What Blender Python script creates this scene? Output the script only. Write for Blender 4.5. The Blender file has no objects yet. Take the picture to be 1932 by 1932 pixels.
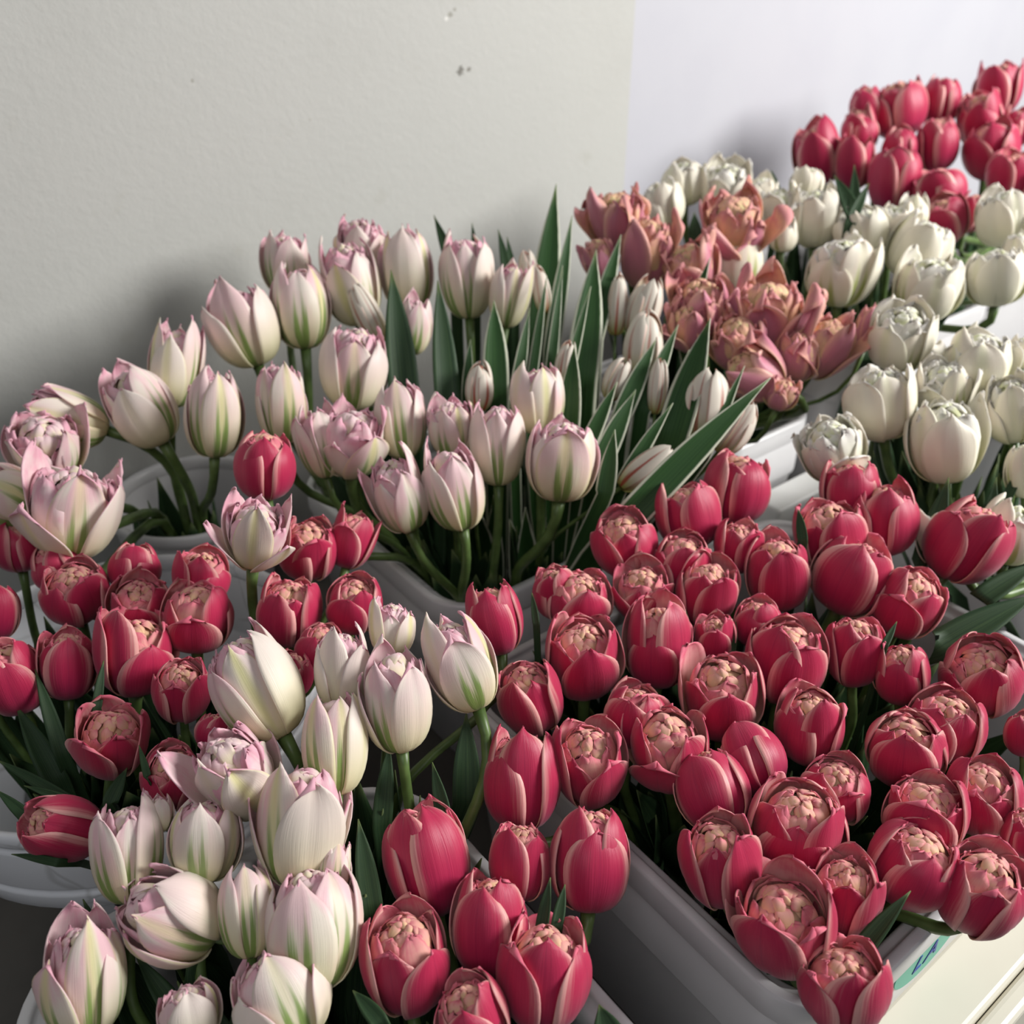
import bpy, math, random
import numpy as np
from mathutils import Vector, Matrix
# one row per flower: x y w h roll tip open | label ;  x,y,w,h in photo pixels
# ---- containers are named by the letter in the section header
FLOWERS = {
'far_red': ('R','I',"red tulips in the farthest crate",[(130,1.42),(300,1.33),(420,1.18)],'''
1885 167 92 100 3 8 .5|red tulip at the top right, highest of the far crate
1775 190 76 92 8 5 .3|dark red tulip behind the far crate's round front one, tips apart
1695 205 108 108 -3 10 .4|round red tulip in the far crate's back row, against the wall
1635 203 66 80 -8 8 .3|small red tulip half hidden left of the round one at the far wall
1850 225 88 104 -4 14 .4|red tulip just below the highest one, pale streaked tip
1622 245 72 84 -5 8 .2|small closed red tulip at the far crate's left, above two wider ones
1768 270 84 104 4 8 .2|dark closed red tulip in the middle of the far crate
1697 277 66 76 0 5 .1|small pointed red tulip wedged in the middle of the far crate
1543 290 96 116 -8 5 .4|leftmost red tulip of the far crate, leaning over the wall shadow
1611 310 78 92 4 8 .6|red tulip with spread tips beside the far crate's leftmost tulip
1688 340 100 114 8 2 .6|large red tulip with open pointed petals above the white ones
1870 285 104 106 -6 14 .5|red tulip with pale petal rims on the far right, petal leaning right
1918 240 60 92 6 8 .3|red tulip cut by the right frame edge, third from the top
1912 330 96 88 10 16 .5|pink-red tulip above the white tulip at the right frame edge
1772 362 100 92 -10 22 .5|faded red tulip below the dark closed one, open streaked top
1782 415 92 92 -8 28 .4|low red tulip with swirled pale top above the white tulips
1833 400 62 104 20 8 .3|shadowed red tulip squeezed right of the swirled low one
'''),
'far_white': ('W','G',"white tulips in the crate by the far wall",[(310,1.22),(520,1.05),(600,1.0)],'''
1250 388 88 88 -8 14 .4|white tulip farthest left beside the salmon tulips
1290 345 88 86 0 8 .1|smooth closed white tulip highest at the left against the wall
1370 356 108 92 4 14 .4|white tulip behind the salmon tulip with the outstretched petal
1432 372 70 84 6 12 .5|white tulip second row, right behind the salmon one
1470 398 92 90 0 18 .8|ragged open white tulip in the back row
1478 445 56 60 6 8 .3|low creamy yellow tulip peeping beneath the ragged white one
1522 345 66 56 12 8 .3|greenish white tulip just under the leftmost far red one
1537 409 106 112 3 14 .3|round white tulip left of the three green leaf tips
1628 442 102 92 -6 16 .6|open white tulip behind the large cup-shaped white one
1684 428 84 88 8 10 .5|white tulip right of the open one, below the large red tulip
1722 405 62 70 10 8 .4|pointed white tulip tip below the green leaves
1588 512 136 132 8 6 .5|large cup-shaped white tulip with one petal splayed to the right
1735 470 128 104 30 10 .4|tilted white tulip with one yellow-green outer petal
1750 542 130 120 14 12 .4|broad creamy tulip above the far crate's white rim
1896 410 110 110 4 14 .3|pale yellow-white tulip at the right frame edge beneath the red ones
1880 521 118 106 2 8 .4|plump white tulip resting on the rim at the far right
1922 470 60 70 5 8 .3|cream tulip cut by the right edge between two plump white ones
1386 497 110 120 2 6 .1|closed egg-shaped white tulip in front of the salmon tulips
'''),
'salmon': ('S','F',"salmon tulips in the middle crate",[(360,1.08),(500,1.02),(760,.90)],'''
1165 418 124 118 -15 22 .8|orange salmon tulip farthest left, against the beige wall
1220 478 112 136 6 8 .9|dusky pink tulip with narrow twisted petals left of the salmon group
1385 432 138 132 4 22 1.0|salmon tulip with pink petals stretched to both sides
1302 512 116 104 -10 10 .7|shaded mauve pink tulip left of the egg-shaped white one
1132 490 70 84 -14 8 .5|small dull pink tulip behind the variegated leaf tip
1322 578 124 88 0 30 .8|greenish brown tulip beneath the egg-shaped white one
1392 648 118 112 -4 30 .9|salmon tulip with apricot centre behind the upright broad leaf
1446 600 154 128 6 18 1.0|largest pink and apricot tulip in the middle of the salmon group
1302 618 100 96 -10 30 .8|brownish salmon tulip with curled centre at the group's left
1552 656 120 124 28 18 1.0|orange ragged tulip farthest right in the salmon crate
1506 672 84 96 8 10 .3|half-green bud-like tulip beside the orange ragged one
1424 706 120 70 -60 4 .8|mauve tulip with one long petal lying above the white rim
1474 744 66 50 20 20 .6|small purple-pink tulip lowest on the salmon crate's rim
1640 620 56 80 14 4 .3|salmon petals behind the creamy twisted white tulip
'''),
'right_white': ('W','H',"white tulips in the right hand crate",[(570,.95),(830,.85),(1100,.78)],'''
1700 635 128 134 10 30 .5|creamy twisted tulip highest of the right white group
1662 759 138 146 -4 26 .3|rounded white tulip below the twisted one, crumpled top
1570 850 136 130 -12 30 .8|ruffled greenish white tulip above the red pair
1782 832 150 160 0 14 .7|white tulip with two green stripes, one petal spread right
1782 738 112 84 0 24 .7|white tulip half hidden behind the green-striped one
1846 690 136 118 4 6 .7|white tulip with yellow-green flames and pointed tips, upper right
1908 772 108 130 -4 22 .4|white tulip with green veined side at the right edge, middle height
1932 885 72 112 0 10 .2|cream closed tulip cut by the right edge beside a green stem
1930 664 56 64 4 8 .3|pale tulip corner at the right edge above the veined one
1790 1015 124 124 -20 12 .3|cream tulip peeping out left behind the tilted red one
1908 1005 116 122 14 12 .4|cream tulip peeping out right behind the tilted red one
'''),
'left_pale': ('P','B1',"pale pink tulips in the small round vase",[(610,.93),(780,.84),(1000,.74)],'''
122 788 116 158 -74 4 .4|yellow-green tulip drooping left by the wall
86 846 150 122 -14 42 .8|very pink ruffled tulip at the left below the drooping one
-6 936 146 140 -60 8 .2|cream tulip entering from the left frame edge
138 966 196 172 2 12 1.0|wide open pale pink tulip with green edges, largest on the left
265 764 128 166 -30 6 .2|white-pink tulip leaning left above the vase rim
331 690 104 158 4 -2 .35|shaded pale pink tulip touching the wall shadow, three tips
405 781 116 166 0 12 .1|closed oval pale pink tulip upright over the vase
'''),
'back_pale': ('P','A',"pale pink tulips in the long back crate",[(420,1.02),(600,.93),(760,.85),(1000,.76)],'''
540 497 96 120 -2 4 .4|pale pink tulip highest on the left, behind the smooth one
680 466 96 110 -5 10 .7|pink ruffled tulip top of the back row at centre left
460 615 138 158 -20 4 .5|tulip leaning left with one yellow-green petal, farthest left
568 576 118 164 -6 -2 .05|smooth closed pale pink tulip standing above the rest
661 532 118 166 -14 6 .5|pink tulip with narrow spread tips beside the smooth closed one
769 512 104 152 -4 6 .4|pink tulip with yellow side petals left of the long leaf tips
782 612 74 120 6 6 .3|pale mauve tulip half behind the tall dark leaf
880 520 104 164 -4 2 .35|tall yellow-white tulip between two dark leaves
962 556 80 138 8 4 .5|pink-tipped tulip at the right end of the back row
531 758 104 160 -3 6 .35|cream tulip with green midline above the lone red one
669 690 136 168 2 8 .4|large cream tulip with green flames in the group's middle
756 790 104 152 -6 4 .2|pink and yellow tulip half behind the large cream one
604 832 92 142 -10 10 .3|mauve shaded tulip behind the ruffled one
666 836 138 140 4 32 .8|ruffled pink-hearted tulip with yellow-green outer petals
850 808 94 112 -6 24 .7|ruffled pink tulip behind a pointed one, right of centre
938 834 112 166 -2 8 .3|pointed pink tulip on a thin green stem
1014 754 112 132 -2 6 .4|yellow sided pink tulip next to the striped leaves
1060 866 146 162 4 8 .45|plump pale tulip at the right end with pink open top
752 930 116 154 -16 20 .5|pink tulip with a deep pink fold beside the near pale one
857 918 120 170 -12 12 .3|pale tulip with green brushed centre, nearest of the back crate
'''),
'low_pale': ('P','B2',"pale tulips leaning over the left bucket",[(900,.70),(1100,.68)],'''
483 1010 140 142 6 36 1.0|curly white-pink tulip among the red ones, one petal raised
'''),
'stray_red': ('R','A',"red tulips strayed among the pale ones",[(700,.79),(1000,.74)],'''
500 876 122 136 -2 10 .3|single red tulip standing among the pale pink ones
'''),
'buds': ('B','A',"red-striped white buds among the variegated leaves",[(480,1.0),(600,.94),(760,.86),(1000,.80)],'''
692 592 56 124 -28 0 .1|slim brown-striped bud slanting left behind the large cream tulip
905 730 58 94 2 0 0|pointed green-sided bud with a red midline left of centre
997 504 38 72 -8 0 0|tiny striped bud at the top beside the tallest leaf
1022 546 36 92 -8 0 0|thin dark red bud left of the tallest leaf
1165 575 44 116 4 0 0|slender white bud with pink edges, upright behind the leaves
1216 578 70 124 16 4 .1|white and orange flamed bud leaning right below the salmon tulips
1214 650 80 124 8 2 .1|yellow-white bud with a red flame behind a pale-edged leaf
1164 716 52 84 22 4 0|pinkish shaded bud low between the variegated leaves
1241 728 40 120 6 0 0|slim white bud mostly hidden by broad leaf
1330 762 94 138 8 6 .35|white bud with bright red flames, largest of the striped ones
1388 806 70 116 34 4 .2|pink-white bud leaning over the white crate rim
1220 882 62 126 52 -4 0|greenish closed bud drooping right at the bottom of the leaves
1068 682 42 84 10 0 0|brownish bud hidden between curled leaves
'''),
'crate_red': ('R','E',"red tulips in the right front crate",[(850,.84),(1000,.785),(1300,.675),(1600,.575),(1932,.495)],'''
1390 919 130 140 10 12 .35|pointed red tulip at the crate's far corner, highest
1299 973 132 128 -12 16 .4|red tulip left below the far corner one, leaning left
1180 1027 128 132 -14 34 .5|wide red tulip nearest the long back crate's rim
1288 1062 120 112 4 34 .3|red tulip in the second row with a cream slit top
1392 1032 96 100 4 26 .5|small pink-red tulip behind the cream-hearted one
1604 925 120 92 2 10 .4|dark red tulip just below the ruffled greenish white one
1666 978 132 142 4 16 .35|tall red tulip with orange heart, right of the dark one
1566 1008 144 100 -6 28 .5|red tulip with a green leaf tip standing in front
1466 1080 130 150 2 38 .45|red tulip with a bright cream bobbled heart, back centre
1608 1086 158 150 24 22 .3|big red tulip with folded broad petals turned right
1826 1020 156 164 32 16 .35|large red tulip tilted right before two cream ones
1714 1136 134 138 24 34 .4|dark red tulip beside the crate's right rim, leaning right
1046 1116 88 120 -8 32 .3|small red tulip farthest left at the crate's back
1092 1134 134 112 4 38 .5|red tulip second from left at the back, pale pink heart
1212 1118 120 110 -4 34 .6|red tulip with open petals behind the peaked orange-topped one
1333 1118 124 136 8 40 .5|rosy tulip with striped petals left of the cream-hearted one
1101 1242 152 160 -2 44 .55|round red tulip with packed cream centre on the left side
1242 1215 140 164 2 22 .45|tall red tulip with a raised peeled tip at left centre
1347 1206 84 106 6 38 .5|small orange-cream tulip between two big red ones
1430 1176 96 96 0 30 .3|shaded plum tulip sunk behind the big centre one
1482 1246 156 164 10 34 .45|large red tulip with flared petals at the middle
1612 1226 120 168 4 34 .4|long red tulip right of the middle, petals parted in front
1700 1270 108 120 4 34 .3|dusky red tulip low behind the long one
1852 1276 160 150 12 52 .4|round red tulip near the right frame edge by the rim
1000 1316 134 164 -16 48 .4|swirled dusky red tulip at the crate's left edge
1363 1313 162 172 2 42 .6|bright salmon-pink tulip with large cream heart in the centre
1200 1350 128 116 8 36 .3|deep shaded plum tulip under the left centre ones
1529 1368 136 148 2 36 .4|dark red tulip with small cream heart right of centre
1782 1370 148 132 18 32 .5|red tulip half behind the round open one on the right
1710 1414 158 150 4 50 .4|round red tulip with small dark eye on the right side
1259 1412 166 170 -2 54 .75|widely open pink tulip with orange depths
1112 1442 148 184 -6 46 .7|curly pink tulip with one peaked back petal at the left
985 1470 156 184 0 20 .3|dark smooth red tulip beside the splayed petal at left
1417 1432 136 124 -24 -8 .1|smooth magenta tulip facing away in the middle
1342 1486 150 158 -20 2 .15|smooth pink-red tulip facing left under the open pink one
1930 1385 72 100 0 30 .3|red tulip cut by the right edge below the round one
1576 1490 134 130 4 46 .4|shadowed red tulip deep in the crate, yellowish heart
1850 1502 146 150 10 42 .5|red tulip with bobbled cream heart at the right edge
1504 1563 192 176 12 44 .35|very large round red tulip in the front centre
1745 1538 160 124 14 40 .6|frilly pink-orange tulip above the broad front right one
1360 1626 158 188 -8 46 .55|long pink tulip over the crate's left rim
1724 1630 174 166 24 34 .35|broad red tulip with pale rims at the front right
1592 1690 142 168 10 46 .6|ragged red tulip between two big front ones
1850 1680 172 176 26 38 .35|red tulip hanging over the front rim at the right
1479 1746 200 186 -4 52 .8|largest open pink tulip near the crate's front corner
1590 1858 176 164 6 48 .55|red tulip hanging over the front corner, lowest of all
1930 1572 80 100 8 30 .3|red tulip cut by the right edge near the front
'''),
'front_red': ('R','D',"red tulips in the front left crate",[(1100,.70),(1500,.60),(1932,.505)],'''
804 1622 172 206 -12 20 .35|magenta-red tulip by the tall green stem
1113 1616 162 200 2 12 .35|upright red tulip at the right with visible green stem
982 1622 124 168 2 18 .35|smaller dark red tulip between the two upright large ones
926 1742 156 206 2 20 .5|slender red tulip with frilled crown in the middle of the front
766 1812 172 192 -8 36 .5|shadowed red tulip next to the large green-veined pale one
1026 1834 188 200 6 34 .5|nearest large red tulip at the bottom centre
890 1925 150 160 -20 40 .5|red tulip cut by the bottom frame edge, yellow heart
932 1167 116 158 -14 22 .3|lone bright red tulip right of the cream-white one
'''),
'left_red': ('R','B2',"red tulips in the left bucket",[(980,.79),(1150,.71),(1400,.625),(1650,.565)],'''
34 1032 100 92 -10 12 .2|dark red tulip at the left edge under the cream one
108 1068 100 74 -20 12 .1|plum red tulip hidden beneath the wide open pale one
254 1074 98 86 2 16 .1|closed dark red tulip in the bucket's back row
142 1118 132 124 -12 42 .4|glossy red tulip with curled inner petals at the back left
380 1088 112 76 4 20 .4|brownish red tulip at the back, behind the round one
262 1142 120 96 6 44 .5|red tulip with frilly heart in the bucket's second row
372 1162 140 138 0 30 .5|round red tulip with ochre bobbled heart at the bucket's centre
582 1036 124 124 0 38 .4|red tulip just right of the curly white-pink one
664 1018 92 112 12 4 .6|red tulip with a petal splayed right, farthest right in the bucket
547 1152 128 134 -2 34 .4|red tulip with wrapped front petal left of the far right pair
668 1140 112 112 6 38 .4|red tulip above the green-edged pale one on the right
606 1222 100 92 10 34 .3|dim red tulip tucked behind the front pale tulips
548 1272 92 92 10 20 .2|plum tulip peeking behind the large green-flamed pale one
128 1252 112 156 -2 16 .35|upright red tulip with a green stem below it, left
256 1234 158 158 0 22 .6|largest red tulip of the left bucket, crown of open petals
22 1276 124 156 -20 24 .3|red tulip cut by the left edge, pale upper petal
-8 1152 92 116 0 14 .2|dim red tulip at the left edge, upper
343 1302 112 138 -4 46 .4|compact red tulip touching the front pale one's left petal
210 1398 146 150 0 52 .8|open red tulip with dark hollow centre
326 1466 122 128 0 58 .4|round closed-top red tulip beside the curly front pale one
120 1562 128 158 -68 26 .3|red tulip lying over the bucket's front rim
402 1378 70 70 10 20 .2|small bit of red tulip between pale ones
'''),
'front_pale': ('P','D',"pale tulips in the front left crate",[(1150,.66),(1300,.605),(1600,.555),(1932,.50)],'''
482 1292 168 224 -28 2 .4|cream tulip with a bold green flame, pointed petals
738 1186 88 112 0 6 .5|small pink tulip with green-edged petals, rearmost
646 1262 116 162 0 12 .4|cream tulip with crumpled pink crown behind two larger
748 1316 142 206 -6 16 .3|white-pink tulip with green brushed base and folded front petal
868 1250 142 190 -22 2 .5|yellow-cream tulip with one petal peeling upward
632 1400 132 196 -2 -2 .02|smooth closed blush tulip in the centre, no green
450 1462 176 190 -36 40 1.0|curly white-pink tulip opened flat to the left
569 1556 192 226 2 12 .75|large white-pink tulip with two green flames in front
628 1640 76 130 6 4 .1|cream tulip mostly hidden behind the large two-flamed one
242 1604 134 192 -2 2 .45|mauve-cream tulip with a green right petal at the crate's left
388 1582 148 160 2 6 .4|cream tulip with green margins behind the mauve one
318 1727 182 206 -62 24 .15|big round blush tulip lying sideways to the left
468 1718 116 168 -4 4 .1|cream tulip tucked left behind the big veined one
588 1744 206 232 -2 6 .35|biggest tulip, yellow-green veins, at the bottom centre left
158 1846 162 216 -4 24 .5|pink-topped tulip with green lower petals, bottom left corner
530 1878 196 160 -24 14 .35|peach-cream tulip cut by the bottom edge beneath the biggest
358 1915 124 92 -10 24 .5|small pale tulip just rising over the bottom edge
302 1534 56 70 0 10 .3|tiny mauve tulip top behind the mauve-cream one
'''),
}
# extra leaves the photograph shows: tipx tipy basex basey widthpx depth kind section
LEAVES = '''
1050 345 1016 660 54 1.00 V buds
1080 405 1040 660 30 .98 V buds
1125 470 1096 720 58 .93 V buds
1172 442 1120 640 34 .96 V buds
1340 600 1268 830 62 .86 V buds
1455 712 1180 985 56 .80 V buds
738 508 764 760 56 .90 G back_pale
826 528 846 780 46 .89 G back_pale
932 566 936 740 46 .92 V buds
818 405 860 520 22 1.03 G back_pale
940 432 962 540 18 1.03 G back_pale
957 446 972 550 16 1.03 G back_pale
890 420 900 500 12 1.05 G back_pale
1084 650 1070 830 44 .87 V buds
1238 640 1170 790 36 .88 V buds
1000 580 970 760 24 .92 V buds
1032 520 1000 740 18 .93 V buds
1062 500 1034 740 20 .92 V buds
1200 735 1130 880 40 .86 V buds
1165 720 1100 860 30 .86 V buds
1270 760 1180 900 26 .84 V buds
1280 612 1210 780 30 .89 V buds
1300 660 1250 820 22 .87 V buds
1160 810 1140 940 34 .82 V buds
1405 690 1330 860 20 .85 V buds
888 640 880 740 18 .93 V buds
1115 540 1060 760 20 .91 V buds
1574 330 1618 420 30 1.12 G far_white
1612 310 1612 420 22 1.12 G far_white
1640 345 1604 420 20 1.10 G far_white
1455 320 1470 370 12 1.18 G far_white
1310 400 1312 470 26 1.10 G far_white
1340 485 1290 640 26 .98 V salmon
1535 560 1440 640 20 .98 G salmon
66 1262 120 1430 26 .66 G left_red
196 1246 182 1340 16 .64 G left_red
-10 1432 128 1510 20 .62 G left_red
-10 1488 70 1560 22 .60 G left_red
44 1482 150 1520 16 .60 G left_red
262 1405 280 1470 12 .60 G left_red
30 1330 110 1480 40 .66 G left_red
240 1448 205 1520 26 .61 G left_red
20 1612 110 1628 14 .575 G left_red
156 1696 202 1800 22 .55 G front_pale
676 1545 702 1720 40 .56 G front_red
815 1438 842 1560 28 .60 G front_red
1038 1655 1020 1760 22 .55 G front_red
1066 1668 1050 1750 20 .545 G front_red
735 1400 720 1560 34 .62 G front_pale
880 1345 880 1520 50 .66 G front_red
900 1640 905 1700 10 .57 G front_red
665 1868 720 1932 30 .50 G front_pale
255 1800 350 1932 40 .55 G front_pale
345 1850 420 1932 28 .55 G front_pale
930 1855 935 1932 14 .51 G front_red
1130 1895 1160 1990 60 .50 G front_red
1505 960 1515 1020 18 .765 G crate_red
1003 1118 1012 1180 12 .71 G crate_red
1294 1150 1300 1210 10 .72 G crate_red
1388 1172 1382 1230 12 .71 G crate_red
1692 1172 1668 1220 12 .69 G crate_red
1718 1680 1610 1810 34 .54 G crate_red
1858 1574 1830 1640 16 .60 G crate_red
1396 1736 1384 1850 46 .60 G crate_red
1440 1816 1480 1900 60 .565 G crate_red
1960 1120 1760 1230 60 .74 G right_white
1960 1060 1850 1130 40 .76 G right_white
1790 900 1740 1080 44 .82 G right_white
1648 850 1655 960 22 .86 G right_white
1880 900 1850 1060 34 .82 G right_white
1960 820 1860 1020 20 .84 G right_white
1850 490 1740 640 30 1.08 G far_white
1700 560 1640 680 36 1.04 G far_white
'''

SC = bpy.context.scene
COL = SC.collection
PI = math.pi
# ------------------------------------------------------------------ camera
PITCH = math.radians(33.0); AZ = math.radians(51.9); FPX = 1800.0; CAMZ = 1.25
RT = np.array([math.sin(AZ), -math.cos(AZ), 0.0])
FD = np.array([math.cos(AZ), math.sin(AZ), 0.0])
ZV = np.array([0, 0, 1.0])
FWD = FD*math.cos(PITCH) - ZV*math.sin(PITCH)
UP = FD*math.sin(PITCH) + ZV*math.cos(PITCH)
CAM = np.array([0, 0, CAMZ])
def ray(px, py):
    return RT*((px-966)/FPX) + UP*((966-py)/FPX) + FWD
def at(px, py, t):
    return CAM + ray(px, py)*t
cd = bpy.data.cameras.new('camera'); cam = bpy.data.objects.new('camera', cd); COL.objects.link(cam)
cd.sensor_width = 36; cd.lens = FPX/1932*36; cd.clip_start = .02
m = Matrix(((RT[0], UP[0], -FWD[0], 0), (RT[1], UP[1], -FWD[1], 0), (RT[2], UP[2], -FWD[2], CAMZ), (0, 0, 0, 1)))
cam.matrix_world = m
cd.dof.use_dof = True; cd.dof.focus_distance = .60; cd.dof.aperture_fstop = 7.0
SC.camera = cam
# ------------------------------------------------------------------ helpers
def mesh(name, V, F, mats, uv=None, smooth=True, mi=None):
    me = bpy.data.meshes.new(name)
    me.from_pydata([tuple(v) for v in np.asarray(V, float).tolist()], [], F)
    for mt in mats: me.materials.append(mt)
    if smooth: me.polygons.foreach_set('use_smooth', [True]*len(me.polygons))
    if mi is not None: me.polygons.foreach_set('material_index', mi)
    if uv is not None:
        lay = me.uv_layers.new(name='UVMap')
        idx = np.empty(len(me.loops), dtype=np.int32); me.loops.foreach_get('vertex_index', idx)
        lay.data.foreach_set('uv', np.asarray(uv, dtype=np.float32)[idx].ravel())
    me.update()
    return me
def obj(name, me, parent=None, loc=(0, 0, 0), solid=None):
    o = bpy.data.objects.new(name, me); COL.objects.link(o)
    if parent: o.parent = parent
    o.location = loc
    if solid:
        md = o.modifiers.new('thickness', 'SOLIDIFY'); md.thickness = solid; md.offset = -1
        md.material_offset = 1; md.material_offset_rim = 1
    return o
def empty(name, loc, label=None, cat=None, group=None):
    o = bpy.data.objects.new(name, None); COL.objects.link(o); o.location = loc
    o.empty_display_size = .02
    tag(o, label, cat, group); return o
def tag(o, label=None, cat=None, group=None, kind=None):
    if label: o['label'] = label
    if cat: o['category'] = cat
    if group: o['group'] = group
    if kind: o['kind'] = kind
def grid_faces(nu, nv, off=0):       # nu,nv = vertex counts ; v index major
    F = []
    for j in range(nv-1):
        for i in range(nu-1):
            a = off+j*nu+i
            F.append((a, a+1, a+1+nu, a+nu))
    return F
def box(name, x0, x1, y0, y1, z0, z1, mat, parent=None, bev=.003, loc=None):
    V = [(x, y, z) for z in (z0, z1) for y in (y0, y1) for x in (x0, x1)]
    F = [(0, 2, 3, 1), (4, 5, 7, 6), (0, 1, 5, 4), (2, 6, 7, 3), (0, 4, 6, 2), (1, 3, 7, 5)]
    o = obj(name, mesh(name, V, F, [mat], smooth=False), parent)
    if bev:
        b = o.modifiers.new('bevel', 'BEVEL'); b.width = bev; b.segments = 3
    return o
# ------------------------------------------------------------------ node helper
class NT:
    def __init__(s, name):
        s.m = bpy.data.materials.new(name); s.m.use_nodes = True
        s.t = s.m.node_tree; s.t.nodes.clear()
        s.out = s.t.nodes.new('ShaderNodeOutputMaterial')
    def n(s, typ, **kw):
        nd = s.t.nodes.new('ShaderNode'+typ)
        for k, v in kw.items():
            if k.startswith('i_'): nd.inputs[k[2:].replace('_', ' ')].default_value = v
            else: setattr(nd, k, v)
        return nd
    def link(s, a, b): s.t.links.new(a, b)
    def val(s, sock, v):
        if isinstance(v, (int, float)): sock.default_value = v
        elif isinstance(v, tuple): sock.default_value = v if len(v) == 4 or sock.type != 'RGBA' else (*v, 1)
        else: s.link(v, sock)
    def math(s, op, a, b=0.0, c=None):
        nd = s.t.nodes.new('ShaderNodeMath'); nd.operation = op
        s.val(nd.inputs[0], a); s.val(nd.inputs[1], b)
        if c is not None: s.val(nd.inputs[2], c)
        return nd.outputs[0]
    def step(s, x, a, b, lo=0.0, hi=1.0):
        nd = s.t.nodes.new('ShaderNodeMapRange'); nd.interpolation_type = 'SMOOTHSTEP'
        s.val(nd.inputs['Value'], x); nd.inputs['From Min'].default_value = a; nd.inputs['From Max'].default_value = b
        nd.inputs['To Min'].default_value = lo; nd.inputs['To Max'].default_value = hi
        return nd.outputs['Result']
    def mix(s, f, a, b):
        nd = s.t.nodes.new('ShaderNodeMix'); nd.data_type = 'RGBA'
        s.val(nd.inputs[0], f)
        for sk, v in ((nd.inputs[6], a), (nd.inputs[7], b)):
            if isinstance(v, tuple): sk.default_value = (*v[:3], 1)
            else: s.link(v, sk)
        return nd.outputs[2]
    def noise(s, vec, scale, detail=3, rough=.5):
        nd = s.t.nodes.new('ShaderNodeTexNoise'); nd.inputs['Scale'].default_value = scale
        nd.inputs['Detail'].default_value = detail; nd.inputs['Roughness'].default_value = rough
        s.link(vec, nd.inputs['Vector']); return nd.outputs[0]
    def comb(s, x, y, z=0.0):
        nd = s.t.nodes.new('ShaderNodeCombineXYZ')
        for k, v in enumerate((x, y, z)): s.val(nd.inputs[k], v)
        return nd.outputs[0]
    def finish(s, col, rough=.5, spec=.4, transl=0.0, bump=None, bstr=.3, bdist=.001, sheen=0, coat=0):
        p = s.n('BsdfPrincipled')
        s.val(p.inputs['Base Color'], col); s.val(p.inputs['Roughness'], rough)
        p.inputs['Specular IOR Level'].default_value = spec
        p.inputs['Sheen Weight'].default_value = sheen
        p.inputs['Coat Weight'].default_value = coat
        if bump is not None:
            b = s.n('Bump'); b.inputs['Strength'].default_value = bstr; b.inputs['Distance'].default_value = bdist
            s.link(bump, b.inputs['Height']); s.link(b.outputs[0], p.inputs['Normal'])
        res = p.outputs[0]
        if transl:
            t = s.n('BsdfTranslucent'); s.val(t.inputs[0], col)
            mx = s.n('MixShader'); mx.inputs[0].default_value = transl
            s.link(res, mx.inputs[1]); s.link(t.outputs[0], mx.inputs[2]); res = mx.outputs[0]
        s.link(res, s.out.inputs[0])
        return s.m
def petal_uv(N):
    """u in -1..1 across, v 0..1 along, random per object, streak noise"""
    uvn = N.n('UVMap'); uvn.uv_map = 'UVMap'
    sp = N.n('SeparateXYZ'); N.link(uvn.outputs[0], sp.inputs[0])
    oi = N.n('ObjectInfo')
    u = N.math('MULTIPLY_ADD', sp.outputs[0], 2.0, -1.0)
    v = sp.outputs[1]; rnd = oi.outputs['Random']
    au = N.math('ABSOLUTE', u)
    r50 = N.math('MULTIPLY', rnd, 50.0)
    st = N.noise(N.comb(N.math('MULTIPLY', u, 14.0), N.math('MULTIPLY', v, 1.6), r50), 1.0, 3, .6)
    return u, v, au, rnd, st, r50
def mat_petal_red(name, deep, rose, rim, amount):
    N = NT(name); u, v, au, rnd, st, r50 = petal_uv(N)
    # distance to the petal's edge, ragged by the veins
    tipw = N.math('POWER', v, 5.0)
    e = N.math('ADD', N.math('POWER', au, 2.6), N.math('MULTIPLY', tipw, .34))
    e = N.math('ADD', e, N.math('MULTIPLY', N.math('SUBTRACT', st, .5), .75))
    e = N.math('ADD', e, N.math('MULTIPLY', N.math('SUBTRACT', rnd, .5), .30))
    mk = N.step(e, .32-amount, 1.12-amount)
    mk = N.math('MULTIPLY', mk, N.step(v, .12, .55))
    base = N.mix(N.step(v, .0, .75), deep, rose)
    fine = N.noise(N.comb(N.math('MULTIPLY', u, 45.0), N.math('MULTIPLY', v, 2.5), r50), 1.0, 2, .5)
    base = N.mix(N.math('MULTIPLY', N.step(fine, .45, .75), .16), base, tuple(min(1, c*1.5+.04) for c in rose))
    col = N.mix(N.math('MULTIPLY', mk, .88), base, rim)
    midr = N.math('MULTIPLY', N.step(au, .0, .05, 1, 0), .22)
    col = N.mix(midr, col, deep)
    hgt = N.math('ADD', fine, N.math('MULTIPLY', st, .6))
    return N.finish(col, .42, .38, .12, hgt, .35, .0006, sheen=.15)
def mat_inner(name, a, b, c, transl=.15):
    """inner faces and hearts: a main, b tips/blush, c base"""
    N = NT(name); u, v, au, rnd, st, r50 = petal_uv(N)
    g = N.n('NewGeometry')
    ns = N.noise(g.outputs['Position'], 90.0, 2)
    col = N.mix(N.step(v, .25, .75, 1, 0), a, c)
    f = N.math('ADD', N.math('MULTIPLY', N.math('SUBTRACT', ns, .5), 1.6), N.math('MULTIPLY', N.math('SUBTRACT', st, .5), .8))
    f = N.math('ADD', f, N.math('POWER', v, 4.0))
    col = N.mix(N.step(f, .10, 1.0), col, b)
    return N.finish(col, .62, .2, transl, st, .2, .0004, sheen=.1)
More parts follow.
